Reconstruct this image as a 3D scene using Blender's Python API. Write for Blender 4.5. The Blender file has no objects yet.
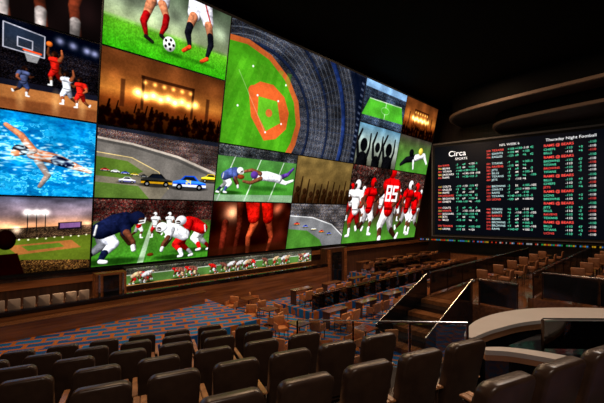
import bpy, bmesh, math, random
import numpy as np
from mathutils import Vector, Matrix
random.seed(4)
C = bpy.context.scene.collection
CZ = 5.0      # camera height above the main floor

# ------------------------------------------------------------ materials
def mat(name, col, rough=.5, metal=0, emis=0, ecol=None, var=.25, scale=6, bump=0, spec=.5, coat=0):
    m = bpy.data.materials.new(name); m.use_nodes = True
    nt = m.node_tree; b = nt.nodes['Principled BSDF']
    tc = nt.nodes.new('ShaderNodeTexCoord'); nz = nt.nodes.new('ShaderNodeTexNoise')
    nz.inputs['Scale'].default_value = scale; nz.inputs['Detail'].default_value = 4
    nt.links.new(tc.outputs['Object'], nz.inputs['Vector'])
    r = nt.nodes.new('ShaderNodeValToRGB')
    r.color_ramp.elements[0].color = (*[c*(1-var) for c in col], 1)
    r.color_ramp.elements[1].color = (*[min(1, c*(1+var)) for c in col], 1)
    r.color_ramp.elements[0].position = .3; r.color_ramp.elements[1].position = .7
    nt.links.new(nz.outputs['Fac'], r.inputs['Fac']); nt.links.new(r.outputs['Color'], b.inputs['Base Color'])
    b.inputs['Roughness'].default_value = rough; b.inputs['Metallic'].default_value = metal
    b.inputs['Specular IOR Level'].default_value = spec; b.inputs['Coat Weight'].default_value = coat
    if emis:
        b.inputs['Emission Color'].default_value = (*(ecol or col), 1); b.inputs['Emission Strength'].default_value = emis
    if bump:
        bp = nt.nodes.new('ShaderNodeBump'); bp.inputs['Strength'].default_value = bump
        n2 = nt.nodes.new('ShaderNodeTexNoise'); n2.inputs['Scale'].default_value = scale*8
        nt.links.new(tc.outputs['Object'], n2.inputs['Vector'])
        nt.links.new(n2.outputs['Fac'], bp.inputs['Height']); nt.links.new(bp.outputs['Normal'], b.inputs['Normal'])
    return m

def wood_mat(name, c1, c2, rough=.35, scale=1.5, vertical=True):
    m = bpy.data.materials.new(name); m.use_nodes = True
    nt = m.node_tree; b = nt.nodes['Principled BSDF']
    tc = nt.nodes.new('ShaderNodeTexCoord'); mp = nt.nodes.new('ShaderNodeMapping')
    mp.inputs['Scale'].default_value = (6, 6, .4) if vertical else (.4, 6, 6)
    w = nt.nodes.new('ShaderNodeTexNoise'); w.inputs['Scale'].default_value = scale; w.inputs['Detail'].default_value = 6
    nt.links.new(tc.outputs['Object'], mp.inputs['Vector']); nt.links.new(mp.outputs['Vector'], w.inputs['Vector'])
    r = nt.nodes.new('ShaderNodeValToRGB'); r.color_ramp.elements[0].color = (*c1, 1); r.color_ramp.elements[1].color = (*c2, 1)
    r.color_ramp.elements[0].position = .35; r.color_ramp.elements[1].position = .65
    nt.links.new(w.outputs['Fac'], r.inputs['Fac']); nt.links.new(r.outputs['Color'], b.inputs['Base Color'])
    b.inputs['Roughness'].default_value = rough
    return m

def carpet_mat(name):
    m = bpy.data.materials.new(name); m.use_nodes = True
    nt = m.node_tree; b = nt.nodes['Principled BSDF']; L = nt.links.new
    tc = nt.nodes.new('ShaderNodeTexCoord'); mp = nt.nodes.new('ShaderNodeMapping')
    mp.inputs['Rotation'].default_value = (0, 0, math.radians(20)); L(tc.outputs['Object'], mp.inputs['Vector'])
    br = nt.nodes.new('ShaderNodeTexBrick'); br.inputs['Scale'].default_value = .62
    br.inputs['Color1'].default_value = (.006, .06, .22, 1); br.inputs['Color2'].default_value = (.010, .18, .44, 1)
    br.inputs['Mortar'].default_value = (.42, .12, .02, 1); br.inputs['Mortar Size'].default_value = .04
    L(mp.outputs['Vector'], br.inputs['Vector'])
    vo = nt.nodes.new('ShaderNodeTexVoronoi'); vo.inputs['Scale'].default_value = 1.3; L(mp.outputs['Vector'], vo.inputs['Vector'])
    r = nt.nodes.new('ShaderNodeValToRGB'); r.color_ramp.elements[0].position = .13; r.color_ramp.elements[0].color = (1, 1, 1, 1)
    r.color_ramp.elements[1].position = .18; r.color_ramp.elements[1].color = (0, 0, 0, 1); L(vo.outputs['Distance'], r.inputs['Fac'])
    mx = nt.nodes.new('ShaderNodeMixRGB'); L(r.outputs['Color'], mx.inputs['Fac']); L(br.outputs['Color'], mx.inputs['Color1'])
    mx.inputs['Color2'].default_value = (.38, .12, .03, 1); L(mx.outputs['Color'], b.inputs['Base Color'])
    b.inputs['Roughness'].default_value = .6; b.inputs['Specular IOR Level'].default_value = .12
    return m

def glass_mat():
    m = bpy.data.materials.new('clear_glass'); m.use_nodes = True; nt = m.node_tree; nt.nodes.clear()
    o = nt.nodes.new('ShaderNodeOutputMaterial'); t = nt.nodes.new('ShaderNodeBsdfTransparent'); g = nt.nodes.new('ShaderNodeBsdfGlossy')
    t.inputs['Color'].default_value = (.75, .8, .84, 1); g.inputs['Roughness'].default_value = .02
    f = nt.nodes.new('ShaderNodeFresnel'); f.inputs['IOR'].default_value = 1.9; mx = nt.nodes.new('ShaderNodeMixShader')
    nt.links.new(f.outputs[0], mx.inputs[0]); nt.links.new(t.outputs[0], mx.inputs[1]); nt.links.new(g.outputs[0], mx.inputs[2])
    nt.links.new(mx.outputs[0], o.inputs[0]); return m

M_LEATHER = mat('dark_brown_leather', (.042, .022, .014), .32, var=.2, scale=9, bump=.06, spec=.45)
M_SEAM = mat('black_piping', (.008, .007, .007), .4)
M_ARM = wood_mat('armrest_wood', (.24, .10, .04), (.40, .18, .07), .3)
M_TAN = mat('tan_leather', (.50, .19, .06), .45, var=.2, scale=7)
M_TAN2 = mat('brown_leather', (.24, .09, .035), .5, var=.2, scale=7)
M_CREAM = mat('pale_grey_stone', (.50, .44, .40), .3, var=.04, scale=2)
M_INNER = mat('warm_inner_band', (.34, .16, .08), .35, var=.1, scale=2)
M_BLACKGLOSS = mat('polished_black_stone', (.006, .006, .007), .08, var=.3, scale=3)
M_BLACK = mat('matt_black', (.004, .004, .004), .9, var=.1)
M_CEIL = mat('ceiling_black', (.003, .003, .003), .95, var=.1, spec=.1)
M_METAL = mat('brushed_steel', (.55, .52, .48), .25, metal=1, var=.1)
M_BRONZE = mat('dark_bronze_metal', (.10, .065, .045), .25, metal=1, var=.1)
M_WOOD = wood_mat('walnut_panel', (.045, .017, .008), (.10, .038, .016), .4)
M_WOODK = wood_mat('dark_walnut_panel', (.010, .005, .003), (.03, .013, .006), .45)
M_WOODH = wood_mat('walnut_counter', (.15, .052, .018), (.30, .11, .04), .14, vertical=False)
M_TABLE = wood_mat('dark_table_wood', (.11, .042, .016), (.20, .08, .03), .12, vertical=False)
M_FLOORWOOD = wood_mat('terrace_wood_floor', (.07, .026, .011), (.15, .058, .022), .12, vertical=False)
M_CARPET = carpet_mat('patterned_carpet')
M_STEP = mat('dark_step_carpet', (.02, .014, .012), .9, var=.3, scale=20)
M_GLASS = glass_mat()
M_WHITE = mat('cream_fabric', (.30, .23, .18), .7, var=.05)
M_COVE = mat('glowing_tan_cove_rim', (.10, .06, .04), .7, var=.1, emis=.012, ecol=(.5, .27, .15))  # faint emission stands in for cove light on the rim
M_SOFF = mat('dark_brown_soffit', (.024, .014, .009), .7, var=.1)

# ------------------------------------------------------------ object helpers
def setp(o, label=None, cat=None, group=None, kind=None):
    if label: o['label'] = label
    if cat: o['category'] = cat
    if group: o['group'] = group
    if kind: o['kind'] = kind
    return o

def obj(name, bm, m, parent=None, loc=(0, 0, 0), rot=(0, 0, 0), smooth=False, **k):
    me = bpy.data.meshes.new(name); bmesh.ops.recalc_face_normals(bm, faces=bm.faces); bm.to_mesh(me); bm.free()
    if smooth:
        for p in me.polygons: p.use_smooth = True
    me.materials.append(m); o = bpy.data.objects.new(name, me); C.objects.link(o)
    o.location = loc; o.rotation_euler = rot
    if parent: o.parent = parent
    return setp(o, **k)

def empty(name, loc, rotz=0, **k):
    o = bpy.data.objects.new(name, None); o.empty_display_size = .2; C.objects.link(o)
    o.location = loc; o.rotation_euler = (0, 0, rotz); return setp(o, **k)

def bbox_bm(x0, x1, y0, y1, z0, z1, bev=0):
    bm = bmesh.new(); bmesh.ops.create_cube(bm, size=1)
    for v in bm.verts:
        v.co = Vector(((x0+x1)/2+v.co.x*(x1-x0), (y0+y1)/2+v.co.y*(y1-y0), (z0+z1)/2+v.co.z*(z1-z0)))
    if bev: bmesh.ops.bevel(bm, geom=bm.edges[:], offset=bev, segments=2, affect='EDGES')
    return bm

def box(name, x0, x1, y0, y1, z0, z1, m, bev=0, **k):
    return obj(name, bbox_bm(x0, x1, y0, y1, z0, z1, bev), m, **k)

def cyl_bm(r1, r2, z0, z1, seg=16, x=0, y=0):
    bm = bmesh.new(); bmesh.ops.create_cone(bm, cap_ends=True, segments=seg, radius1=r1, radius2=r2, depth=z1-z0,
                                            matrix=Matrix.Translation((x, y, (z0+z1)/2))); return bm

def prism_bm(pts, z0, z1):
    bm = bmesh.new(); lo = [bm.verts.new((p[0], p[1], z0)) for p in pts]; hi = [bm.verts.new((p[0], p[1], z1)) for p in pts]
    bm.faces.new(lo); bm.faces.new(hi); n = len(pts)
    for i in range(n): bm.faces.new((lo[i], lo[(i+1) % n], hi[(i+1) % n], hi[i]))
    return bm

def loft_panel(outline, layers):
    bm = bmesh.new(); rings = []
    for y, i in layers: rings.append([bm.verts.new((p[0], y, p[1])) for p in outline(i)])
    n = len(rings[0])
    for a, b in zip(rings, rings[1:]):
        for j in range(n): bm.faces.new((a[j], a[(j+1) % n], b[(j+1) % n], b[j]))
    bm.faces.new(rings[0]); bm.faces.new(rings[-1][::-1]); return bm

def back_outline(wt, wb, h, r):
    def f(i):
        pts = []; hw = wt/2-i; rr = max(r-i, .01); hb = wb/2-i
        for a in range(0, 10):
            t = math.pi/2*a/9; pts.append((hw-rr+rr*math.cos(t), h-i-rr+rr*math.sin(t)))
        for a in range(0, 10):
            t = math.pi/2+math.pi/2*a/9; pts.append((-hw+rr+rr*math.cos(t), h-i-rr+rr*math.sin(t)))
        rb = .05
        for a in range(0, 5):
            t = math.pi+math.pi/2*a/4; pts.append((-hb+rb+rb*math.cos(t), i+rb+rb*math.sin(t)))
        for a in range(0, 5):
            t = 1.5*math.pi+math.pi/2*a/4; pts.append((hb-rb+rb*math.cos(t), i+rb+rb*math.sin(t)))
        return pts
    return f

def copy_tree(src, loc, rotz, label=None, group=None):
    n = src.copy(); C.objects.link(n); n.location = loc; n.rotation_euler = (0, 0, rotz)
    if label: n['label'] = label
    if group: n['group'] = group
    for c in src.children:
        q = c.copy(); C.objects.link(q); q.parent = n
        for g in c.children:
            h = g.copy(); C.objects.link(h); h.parent = q
    return n

# ------------------------------------------------------------ room frame: s along video wall, n out from it
D = Vector((.728, .686, 0)).normalized(); N = Vector((D.y, -D.x, 0)); O = Vector((-9.25, 15.05, 0))
RZ = math.atan2(D.y, D.x)
def W(s, n, z=0):
    p = O+D*s+N*n; return Vector((p.x, p.y, z))
def rbox(name, s0, s1, n0, n1, z0, z1, m, bev=0, **k):
    c = W((s0+s1)/2, (n0+n1)/2, z0)
    return obj(name, bbox_bm(-(s1-s0)/2, (s1-s0)/2, -(n1-n0)/2, (n1-n0)/2, 0, z1-z0, bev), m, loc=c, rot=(0, 0, RZ), **k)

# ------------------------------------------------------------ painter for the display pictures
class Cv:
    def __init__(s, w, h, col=(0, 0, 0), W_=16., H_=9.):
        s.w, s.h, s.W, s.H = w, h, W_, H_
        s.im = np.zeros((h, w, 3)); s.im[:] = col
        s.X, s.Y = np.meshgrid((np.arange(w)+.5)/w*W_, (np.arange(h)+.5)/h*H_)
        s.px = W_/w; s.rng = np.random.RandomState(7)
        s.fab = s.noise(int(W_*2.5), int(H_*2.5), 77)*.6+s.noise(int(W_*6), int(H_*6), 78)*.4
    def _bb(s, x0, x1, y0, y1):
        a = int(max(0, math.floor(x0/s.W*s.w)-2)); b = int(min(s.w, math.ceil(x1/s.W*s.w)+2))
        c = int(max(0, math.floor(y0/s.H*s.h)-2)); d = int(min(s.h, math.ceil(y1/s.H*s.h)+2))
        return (slice(c, d), slice(a, b)) if b > a and d > c else None
    def _put(s, sl, al, col, sh=None):
        cc = col[sl] if isinstance(col, np.ndarray) and col.ndim == 3 else np.array(col)
        if sh is not None: cc = cc*sh[..., None]
        s.im[sl] = s.im[sl]*(1-al[..., None])+cc*al[..., None]
    def grad(s, stops):
        ys = [a for a, _ in stops]; yy = s.Y
        for k in range(3): s.im[..., k] = np.interp(yy, ys, [c[k] for _, c in stops])
    def poly(s, pts, col, a=1, soft=0):
        xs = [p[0] for p in pts]; ys = [p[1] for p in pts]
        sl = s._bb(min(xs)-soft, max(xs)+soft, min(ys)-soft, max(ys)+soft)
        if sl is None: return
        X, Y = s.X[sl], s.Y[sl]; ins = np.zeros(X.shape, bool); dm = np.full(X.shape, 1e9)
        for (x1, y1), (x2, y2) in zip(pts, pts[1:]+pts[:1]):
            if y1 != y2:
                ins ^= ((y1 > Y) != (y2 > Y)) & (X < (x2-x1)*(Y-y1)/(y2-y1)+x1)
            L = (x2-x1)**2+(y2-y1)**2+1e-9
            t = np.clip(((X-x1)*(x2-x1)+(Y-y1)*(y2-y1))/L, 0, 1)
            dm = np.minimum(dm, np.hypot(X-x1-t*(x2-x1), Y-y1-t*(y2-y1)))
        sd = np.where(ins, -dm, dm); w = max(s.px, soft)
        s._put(sl, np.clip(.5-sd/w, 0, 1)*a, col)
    def ell(s, cx, cy, rx, ry, col, a=1, soft=0, rot=0):
        m = max(rx, ry)+soft; sl = s._bb(cx-m, cx+m, cy-m, cy+m)
        if sl is None: return
        X, Y = s.X[sl]-cx, s.Y[sl]-cy; c, q = math.cos(rot), math.sin(rot)
        U, V = (X*c+Y*q)/rx, (-X*q+Y*c)/ry
        d = (np.hypot(U, V)-1)*min(rx, ry); w = max(s.px, soft)
        sh = None
        if a == 1 and soft == 0 and .2 < min(rx, ry) and max(rx, ry) < 1.3:
            sh = np.clip(1.15-.35*(U*.5+V*.8)-.3*(U*U+V*V), .4, 1.5)
        s._put(sl, np.clip(.5-d/w, 0, 1)*a, col, sh)
    def glow(s, cx, cy, r, col, a=1):
        d = np.hypot(s.X-cx, s.Y-cy); g = np.exp(-(d/r)**2)*a
        s.im += g[..., None]*np.array(col)
    def limb(s, pts, col, a=1):
        m = max(p[2] for p in pts)
        sl = s._bb(min(p[0] for p in pts)-m, max(p[0] for p in pts)+m, min(p[1] for p in pts)-m, max(p[1] for p in pts)+m)
        if sl is None: return
        X, Y = s.X[sl], s.Y[sl]; dm = np.full(X.shape, 1e9); NX = np.zeros(X.shape); NY = np.zeros(X.shape)
        for (x1, y1, r1), (x2, y2, r2) in zip(pts, pts[1:]):
            L = (x2-x1)**2+(y2-y1)**2+1e-9
            t = np.clip(((X-x1)*(x2-x1)+(Y-y1)*(y2-y1))/L, 0, 1)
            ox, oy = X-x1-t*(x2-x1), Y-y1-t*(y2-y1); r = r1+(r2-r1)*t
            d = np.hypot(ox, oy)-r; u = d < dm
            dm = np.where(u, d, dm); NX = np.where(u, ox/r, NX); NY = np.where(u, oy/r, NY)
        sh = None
        if m > .12: sh = np.clip(1.15-.5*(NX*.6+NY*.7)-.42*(NX*NX+NY*NY), .18, 1.6)*(.68+.64*s.fab[sl])
        s._put(sl, np.clip(.5-dm/s.px, 0, 1)*a, col, sh)
    def noise(s, sx, sy, seed=0):
        sx = max(sx, 1); sy = max(sy, 1)
        r = np.random.RandomState(seed).rand(sy+2, sx+2)
        gx = s.X/s.W*sx; gy = s.Y/s.H*sy; ix = gx.astype(int); iy = gy.astype(int); fx = gx-ix; fy = gy-iy
        fx = fx*fx*(3-2*fx); fy = fy*fy*(3-2*fy)
        return (r[iy, ix]*(1-fx)+r[iy, ix+1]*fx)*(1-fy)+(r[iy+1, ix]*(1-fx)+r[iy+1, ix+1]*fx)*fy
    def crowd(s, pal, seed=1, cell=2, dark=.5):
        r = np.random.RandomState(seed); hh, ww = s.h//cell+1, s.w//cell+1
        p = np.array(pal)[r.randint(0, len(pal), (hh, ww))]*(dark+(1-dark)*r.rand(hh, ww, 1))
        t = np.repeat(np.repeat(p, cell, 0), cell, 1)[:s.h, :s.w]
        f = np.array(pal)[r.randint(0, len(pal), (s.h, s.w))]*(dark+(1-dark)*r.rand(s.h, s.w, 1))
        t = t*.5+f*.5
        rows = .9+.1*np.sin(s.Y*9)[..., None]
        return t*(.55+.9*s.noise(9, 6, seed)[..., None])*rows
    def mulnoise(s, sx, sy, amt, seed=3, box=None):
        n = (s.noise(sx, sy, seed)-.5)*2*amt+1; s.im *= n[..., None]
    def digits(s, txt, x, y, h, col, w=.12):
        seg = {'8': 'abcdefg', '5': 'afgcd', '2': 'abged', '3': 'abgcd', '7': 'abc', '4': 'fgbc', '1': 'bc'}
        hw = h*.5
        P = {'a': ((0, 0), (1, 0)), 'b': ((1, 0), (1, .5)), 'c': ((1, .5), (1, 1)), 'd': ((0, 1), (1, 1)), 'e': ((0, .5), (0, 1)), 'f': ((0, 0), (0, .5)), 'g': ((0, .5), (1, .5))}
        for i, ch in enumerate(txt):
            for q in seg.get(ch, ''):
                (a, b), (c, d) = P[q]; ox = x+i*hw*1.6
                s.poly([(ox+a*hw-w, y+b*h-w), (ox+c*hw+w, y+b*h-w), (ox+c*hw+w, y+d*h+w), (ox+a*hw-w, y+d*h+w)], col)
    def post(s, k=1.0):
        s.mulnoise(int(s.W*.7), int(s.H*.7), .16, 31); s.mulnoise(int(s.W*5), int(s.H*5), .05, 33); s.mulnoise(int(s.w*.6), int(s.h*.6), .05, 32)
        s.im = np.clip(s.im, 0, 1.2); s.im = np.clip(s.im+.14*(s.im-.35), 0, 1)

def crouch(c, x, y, s, f, hel, jer, pan, sk=(.35, .2, .14), shoe=(.9, .9, .9), num=None):
    L = lambda pts, col: c.limb([(x+f*s*a, y+s*b, s*r) for a, b, r in pts], col)
    dk = lambda q: tuple(v*.5 for v in q)
    c.ell(x+f*s*.6, y+s*1.85, s*1.7, s*.22, (.06, .15, .04), .7, .15*s)
    L([(0, 0, .42), (.1, .8, .28), (-.55, 1.35, .16)], dk(pan)); L([(-.55, 1.35, .17), (-.9, 1.75, .13)], dk(jer)); L([(-.9, 1.8, .13), (-.65, 1.85, .1)], shoe)
    L([(1.2, -.5, .3), (1.15, .2, .2), (1.5, .8, .13)], dk(sk))
    L([(0, 0, .46), (.65, .75, .3), (.2, 1.3, .19)], pan); L([(.2, 1.3, .2), (0, 1.75, .14)], jer); L([(0, 1.8, .13), (.3, 1.85, .11)], shoe)
    L([(-.05, -.05, .5), (.7, -.45, .58), (1.2, -.6, .55)], jer)
    L([(-.25, -.35, .06), (-.35, .2, .06)], (.8, .8, .8))
    L([(1.15, -.55, .38), (1.3, .1, .27)], jer); L([(1.3, .1, .2), (1.7, .7, .14), (1.75, 1.1, .15)], sk); L([(1.72, 1.0, .15), (1.76, 1.2, .14)], (.85, .85, .85))
    c.ell(x+f*s*1.85, y-s*.8, s*.44, s*.4, hel); c.ell(x+f*s*2.1, y-s*.62, s*.2, s*.19, dk(sk))
    L([(1.95, -.42, .04), (2.28, -.5, .04), (2.32, -.78, .04)], (.8, .8, .8)); L([(2.0, -.6, .035), (2.3, -.64, .035)], (.8, .8, .8))

def runner(c, x, y, s, f, hel, jer, pan, sk=(.35, .2, .14), num=None, ncol=(1, 1, 1), shoe=(.9, .9, .9), arms=0):
    L = lambda pts, col: c.limb([(x+f*s*a, y+s*b, s*r) for a, b, r in pts], col)
    dk = lambda q: tuple(v*.55 for v in q)
    L([(-.1, 0, .33), (-.35, .75, .22), (-.5, .95, .17)], dk(pan)); L([(-.5, .95, .16), (-1.0, 1.35, .1)], dk(sk)); L([(-1.0, 1.35, .12), (-1.1, 1.15, .09)], shoe)
    if arms: L([(.4, -1.2, .2), (.75, -1.7, .14), (.7, -2.3, .09)], dk(sk))
    else: L([(.4, -1.2, .22), (.75, -.75, .16), (1.05, -.9, .1)], dk(sk))
    L([(.1, 0, .36), (.45, .65, .24), (.42, .95, .17)], pan); L([(.42, .95, .17), (.35, 1.6, .1)], sk); L([(.35, 1.3, .14), (.35, 1.6, .11)], shoe); L([(.35, 1.68, .12), (.62, 1.72, .09)], shoe)
    L([(0, -.05, .36), (.08, -.6, .40), (.1, -1.05, .46)], jer); L([(-.3, -1.15, .28), (.45, -1.15, .26)], jer)
    L([(-.3, -.08, .06), (.32, -.08, .06)], dk(jer))
    if arms: L([(-.35, -1.2, .22), (-.6, -1.7, .15), (-.5, -2.35, .09)], sk)
    else: L([(-.38, -1.15, .28), (-.55, -.8, .22)], jer); L([(-.55, -.8, .16), (-.62, -.5, .15), (-.3, -.25, .11)], sk)
    c.ell(x+f*s*.12, y-s*1.78, s*.29, s*.33, hel); c.ell(x+f*s*.3, y-s*1.7, s*.12, s*.16, dk(sk))
    if num: c.digits(num, x-s*.34, y-s*1.08, s*.62, ncol, s*.055)

def pic_darkred(w, h):
    c = Cv(w, h, (.06, .03, .03)); c.mulnoise(6, 4, .5)
    c.glow(5, 4, 3, (.25, .1, .06))
    for x in (3, 7.5, 10.5, 13.5):
        c.limb([(x, 0, .8), (x+.4, 3, .7), (x-.2, 6, .5), (x+.2, 9, .45)], (.45, .18, .1))
        c.limb([(x, 0, 1.0), (x+.3, 3.5, .9)], (.62, .08, .07)); c.limb([(x, 7.6, .5), (x, 9, .45)], (.75, .7, .68))
    c.mulnoise(12, 3, .45, 5); c.im *= .8; return c
def pic_basket(w, h):
    c = Cv(w, h); cr = c.crowd([(.25, .2, .2), (.08, .1, .16), (.3, .28, .34), (.12, .07, .06)], 3, 2, .3)
    c.im[:] = cr*.75
    c.poly([(0, 0), (16, 0), (16, 2.2), (0, 1.6)], (.03, .05, .10), .85, .6)
    for x in (12.2, 13.4, 14.7, 15.5): c.glow(x, .7+.1*x-1, .35, (.5, .5, .6))
    c.poly([(0, 6.6), (16, 6.4), (16, 9), (0, 9)], (.66, .42, .23), 1); c.poly([(0, 8.1), (16, 7.6), (16, 9), (0, 9)], (.45, .25, .14), .8, .3)
    c.poly([(0, 6.1), (16, 5.9), (16, 6.5), (0, 6.7)], (.10, .10, .14))
    for x in (9, 12, 14.5): c.ell(x, 7.6, .3, 1.0, (.9, .7, .45), .5, .5)
    c.poly([(7.6, .5), (10.9, .9), (10.9, 3.1), (7.6, 2.9)], (.30, .36, .44), .4); c.limb([(7.6, .5, .05), (10.9, .9, .05), (10.9, 3.1, .05), (7.6, 2.9, .05), (7.6, .5, .05)], (.7, .7, .75)); c.limb([(8.7, 1.6, .04), (9.9, 1.7, .04), (9.9, 2.6, .04), (8.7, 2.5, .04), (8.7, 1.6, .04)], (.75, .75, .8))
    c.limb([(9.2, 2.7, .09), (10.6, 2.8, .09)], (.9, .3, .1)); c.poly([(9.2, 2.8), (10.6, 2.9), (10.3, 3.8), (9.5, 3.8)], (.8, .8, .8), .6)
    runner(c, 11.9, 4.1, .95, -1, (.15, .08, .06), (.78, .14, .1), (.7, .12, .1), (.6, .33, .2), arms=1)
    c.ell(11.3, 1.5, .28, .28, (.8, .4, .15))
    runner(c, 13.0, 5.9, .95, -1, (.1, .06, .05), (.85, .86, .9), (.8, .82, .9), (.5, .28, .18), arms=1)
    runner(c, 14.3, 6.1, .9, -1, (.1, .06, .05), (.78, .14, .1), (.7, .12, .1), (.6, .33, .2))
    runner(c, 9.2, 6.0, .8, 1, (.1, .06, .05), (.25, .28, .4), (.2, .25, .4), (.45, .26, .18)); c.post(); return c
def pic_swim(w, h):
    c = Cv(w, h, (.04, .52, .76)); n = c.noise(14, 14, 2)*.4+c.noise(34, 32, 3)*.35+c.noise(80, 70, 4)*.25
    c.im += ((n-.5)*.6)[..., None]*np.array([.5, .85, .75])
    r = np.clip(1-np.abs(n-.57)*22, 0, 1)*np.clip(c.noise(6, 5, 9)*1.6-.6, 0, 1)*.5; c.im += r[..., None]
    sk = (.76, .48, .34)
    c.limb([(10.2, 4.3, .62), (12.3, 4.7, .6), (13.9, 5.3, .44), (15.6, 5.9, .2)], sk)
    c.limb([(10.1, 3.9, .42), (9.1, 2.4, .32), (7.9, 1.5, .22)], sk); c.limb([(10.6, 5.0, .36), (11.5, 6.6, .3), (10.8, 7.9, .2)], sk, .7)
    c.ell(9.1, 4.0, .7, .58, (.08, .08, .12)); c.ell(8.7, 4.4, .42, .34, sk)
    c.limb([(12.3, 4.8, .58), (13.5, 5.2, .46)], (.05, .08, .2))
    for i in range(260):
        x = 7.4+c.rng.rand()*8.4; y = 4.3+(x-9.5)*.25+c.rng.randn()*.9; c.ell(x, y, .05+.3*c.rng.rand(), .03+.07*c.rng.rand(), (.85, .96, 1), .7, .1)
    c.post(); return c
def pic_night(w, h):
    c = Cv(w, h); c.grad([(0, (.34, .34, .42)), (2.0, (.55, .46, .48)), (3.4, (.85, .6, .42)), (4.2, (.3, .2, .16)), (9, (.1, .1, .06))])
    n = c.noise(6, 8, 8)*.6+c.noise(14, 20, 9)*.4; m = (c.Y < 3.8); c.im *= np.where(m, .45+n*1.1, 1)[..., None]
    c.poly([(0, 3.9), (16, 3.3), (16, 6), (0, 6.2)], c.crowd([(.35, .25, .2), (.15, .12, .1), (.65, .5, .35)], 2, 1, .2))
    c.poly([(6, 5.0), (16, 4.6), (16, 8.2), (6, 7.8)], (.34, .40, .12)); c.poly([(8, 5.6), (14, 5.2), (15, 6.2), (9, 6.7)], (.6, .38, .2)); c.poly([(9.3, 5.7), (12.8, 5.5), (13.3, 6.0), (9.9, 6.3)], (.34, .44, .14))
    c.poly([(0, 6.6), (8, 7.2), (16, 7.9), (16, 9), (0, 9)], c.crowd([(.4, .25, .15), (.1, .08, .08), (.7, .5, .25)], 5, 2, .2))
    for x in (9.8, 10.6, 11.4): c.limb([(x, 1.8, .05), (x, 3.9, .05)], (.1, .1, .1)); c.glow(x, 1.8, .4, (.9, .9, .85))
    c.poly([(12.6, 3.0), (15, 2.9), (15, 3.8), (12.6, 3.9)], (.1, .08, .12)); c.poly([(12.8, 3.1), (14.8, 3.0), (14.8, 3.6), (12.8, 3.7)], (.5, .35, .55)); c.glow(8.9, 3.8, .4, (.8, .7, .6)); c.glow(15.6, 3.2, .5, (.7, .5, .4))
    for i in range(12): c.ell(7.5+i*.8, 5+(i % 2)*.1-.04*i, .09, .09, (1, .95, .8))
    c.ell(8.0, 4.9, .85, 1.15, (.07, .035, .03)); c.poly([(6, 9), (6.5, 6.6), (9, 6.5), (9.6, 9)], (.09, .04, .035)); c.post(); return c
def pic_soccer(w, h):
    c = Cv(w, h); c.grad([(0, (.30, .36, .28)), (3, (.55, .6, .5)), (5.2, (.55, .6, .45)), (5.9, (.34, .62, .14)), (9, (.20, .62, .08))])
    m = c.Y < 5.6; n = c.noise(12, 6, 5)*.6+c.noise(5, 4, 6)*.4; c.im *= np.where(m, .45+.95*n, .85+.3*c.noise(140, 60, 2))[..., None]
    sk = (.72, .46, .33)
    c.limb([(5.6, 0, 1.3), (5.1, 2.0, .85)], (.88, .88, .9)); c.limb([(5.1, 2.2, .6), (4.6, 4.0, .44)], sk); c.limb([(4.6, 4.0, .44), (4.3, 4.9, .42), (4.7, 6.3, .25)], (.5, .06, .07)); c.limb([(4.7, 6.6, .26), (5.5, 7.0, .22)], (.12, .1, .1))
    c.limb([(6.4, .8, .9), (6.5, 2.0, .75)], (.84, .84, .87)); c.limb([(6.4, 2.2, .55), (7.0, 3.5, .4)], sk); c.limb([(7.0, 3.5, .42), (6.9, 4.6, .4), (6.5, 5.7, .24)], (.5, .06, .07)); c.limb([(6.5, 5.9, .25), (7.2, 6.3, .2)], (.12, .1, .1))
    c.limb([(11, -.5, 1.3), (10.6, 1.7, .95)], (.92, .92, .96)); c.limb([(12, .5, 1.1), (12.6, 2.2, .8)], (.92, .92, .96)); c.limb([(11.9, -.3, .1), (13.1, 2.4, .1)], (.7, .1, .1))
    c.limb([(10.5, 2.1, .6), (10.1, 3.4, .48)], sk); c.limb([(10.1, 3.4, .48), (9.9, 4.4, .46), (10.3, 5.9, .27)], (.09, .09, .12)); c.limb([(10.3, 6.1, .28), (9.5, 6.8, .24)], (.8, .25, .12))
    c.limb([(12.7, 2.5, .58), (13.1, 3.8, .46)], sk); c.limb([(13.1, 3.8, .46), (13.3, 4.9, .44), (12.9, 6.5, .27)], (.09, .09, .12)); c.limb([(12.9, 6.9, .28), (12.1, 7.5, .24)], (.8, .25, .12))
    c.ell(8.4, 7.7, 1.2, .25, (.08, .25, .05), .6, .3); c.ell(5.2, 7.2, 1.3, .2, (.08, .25, .05), .5, .3); c.ell(12, 7.7, 1.8, .25, (.08, .25, .05), .5, .3)
    c.ell(7.6, 6.6, .8, .92, (.93, .93, .93))
    for a in range(5): c.ell(7.6+.55*math.cos(a*1.256), 6.6+.6*math.sin(a*1.256), .17, .19, (.1, .1, .1))
    c.ell(7.6, 6.6, .19, .21, (.1, .1, .1)); c.post(); return c
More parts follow.
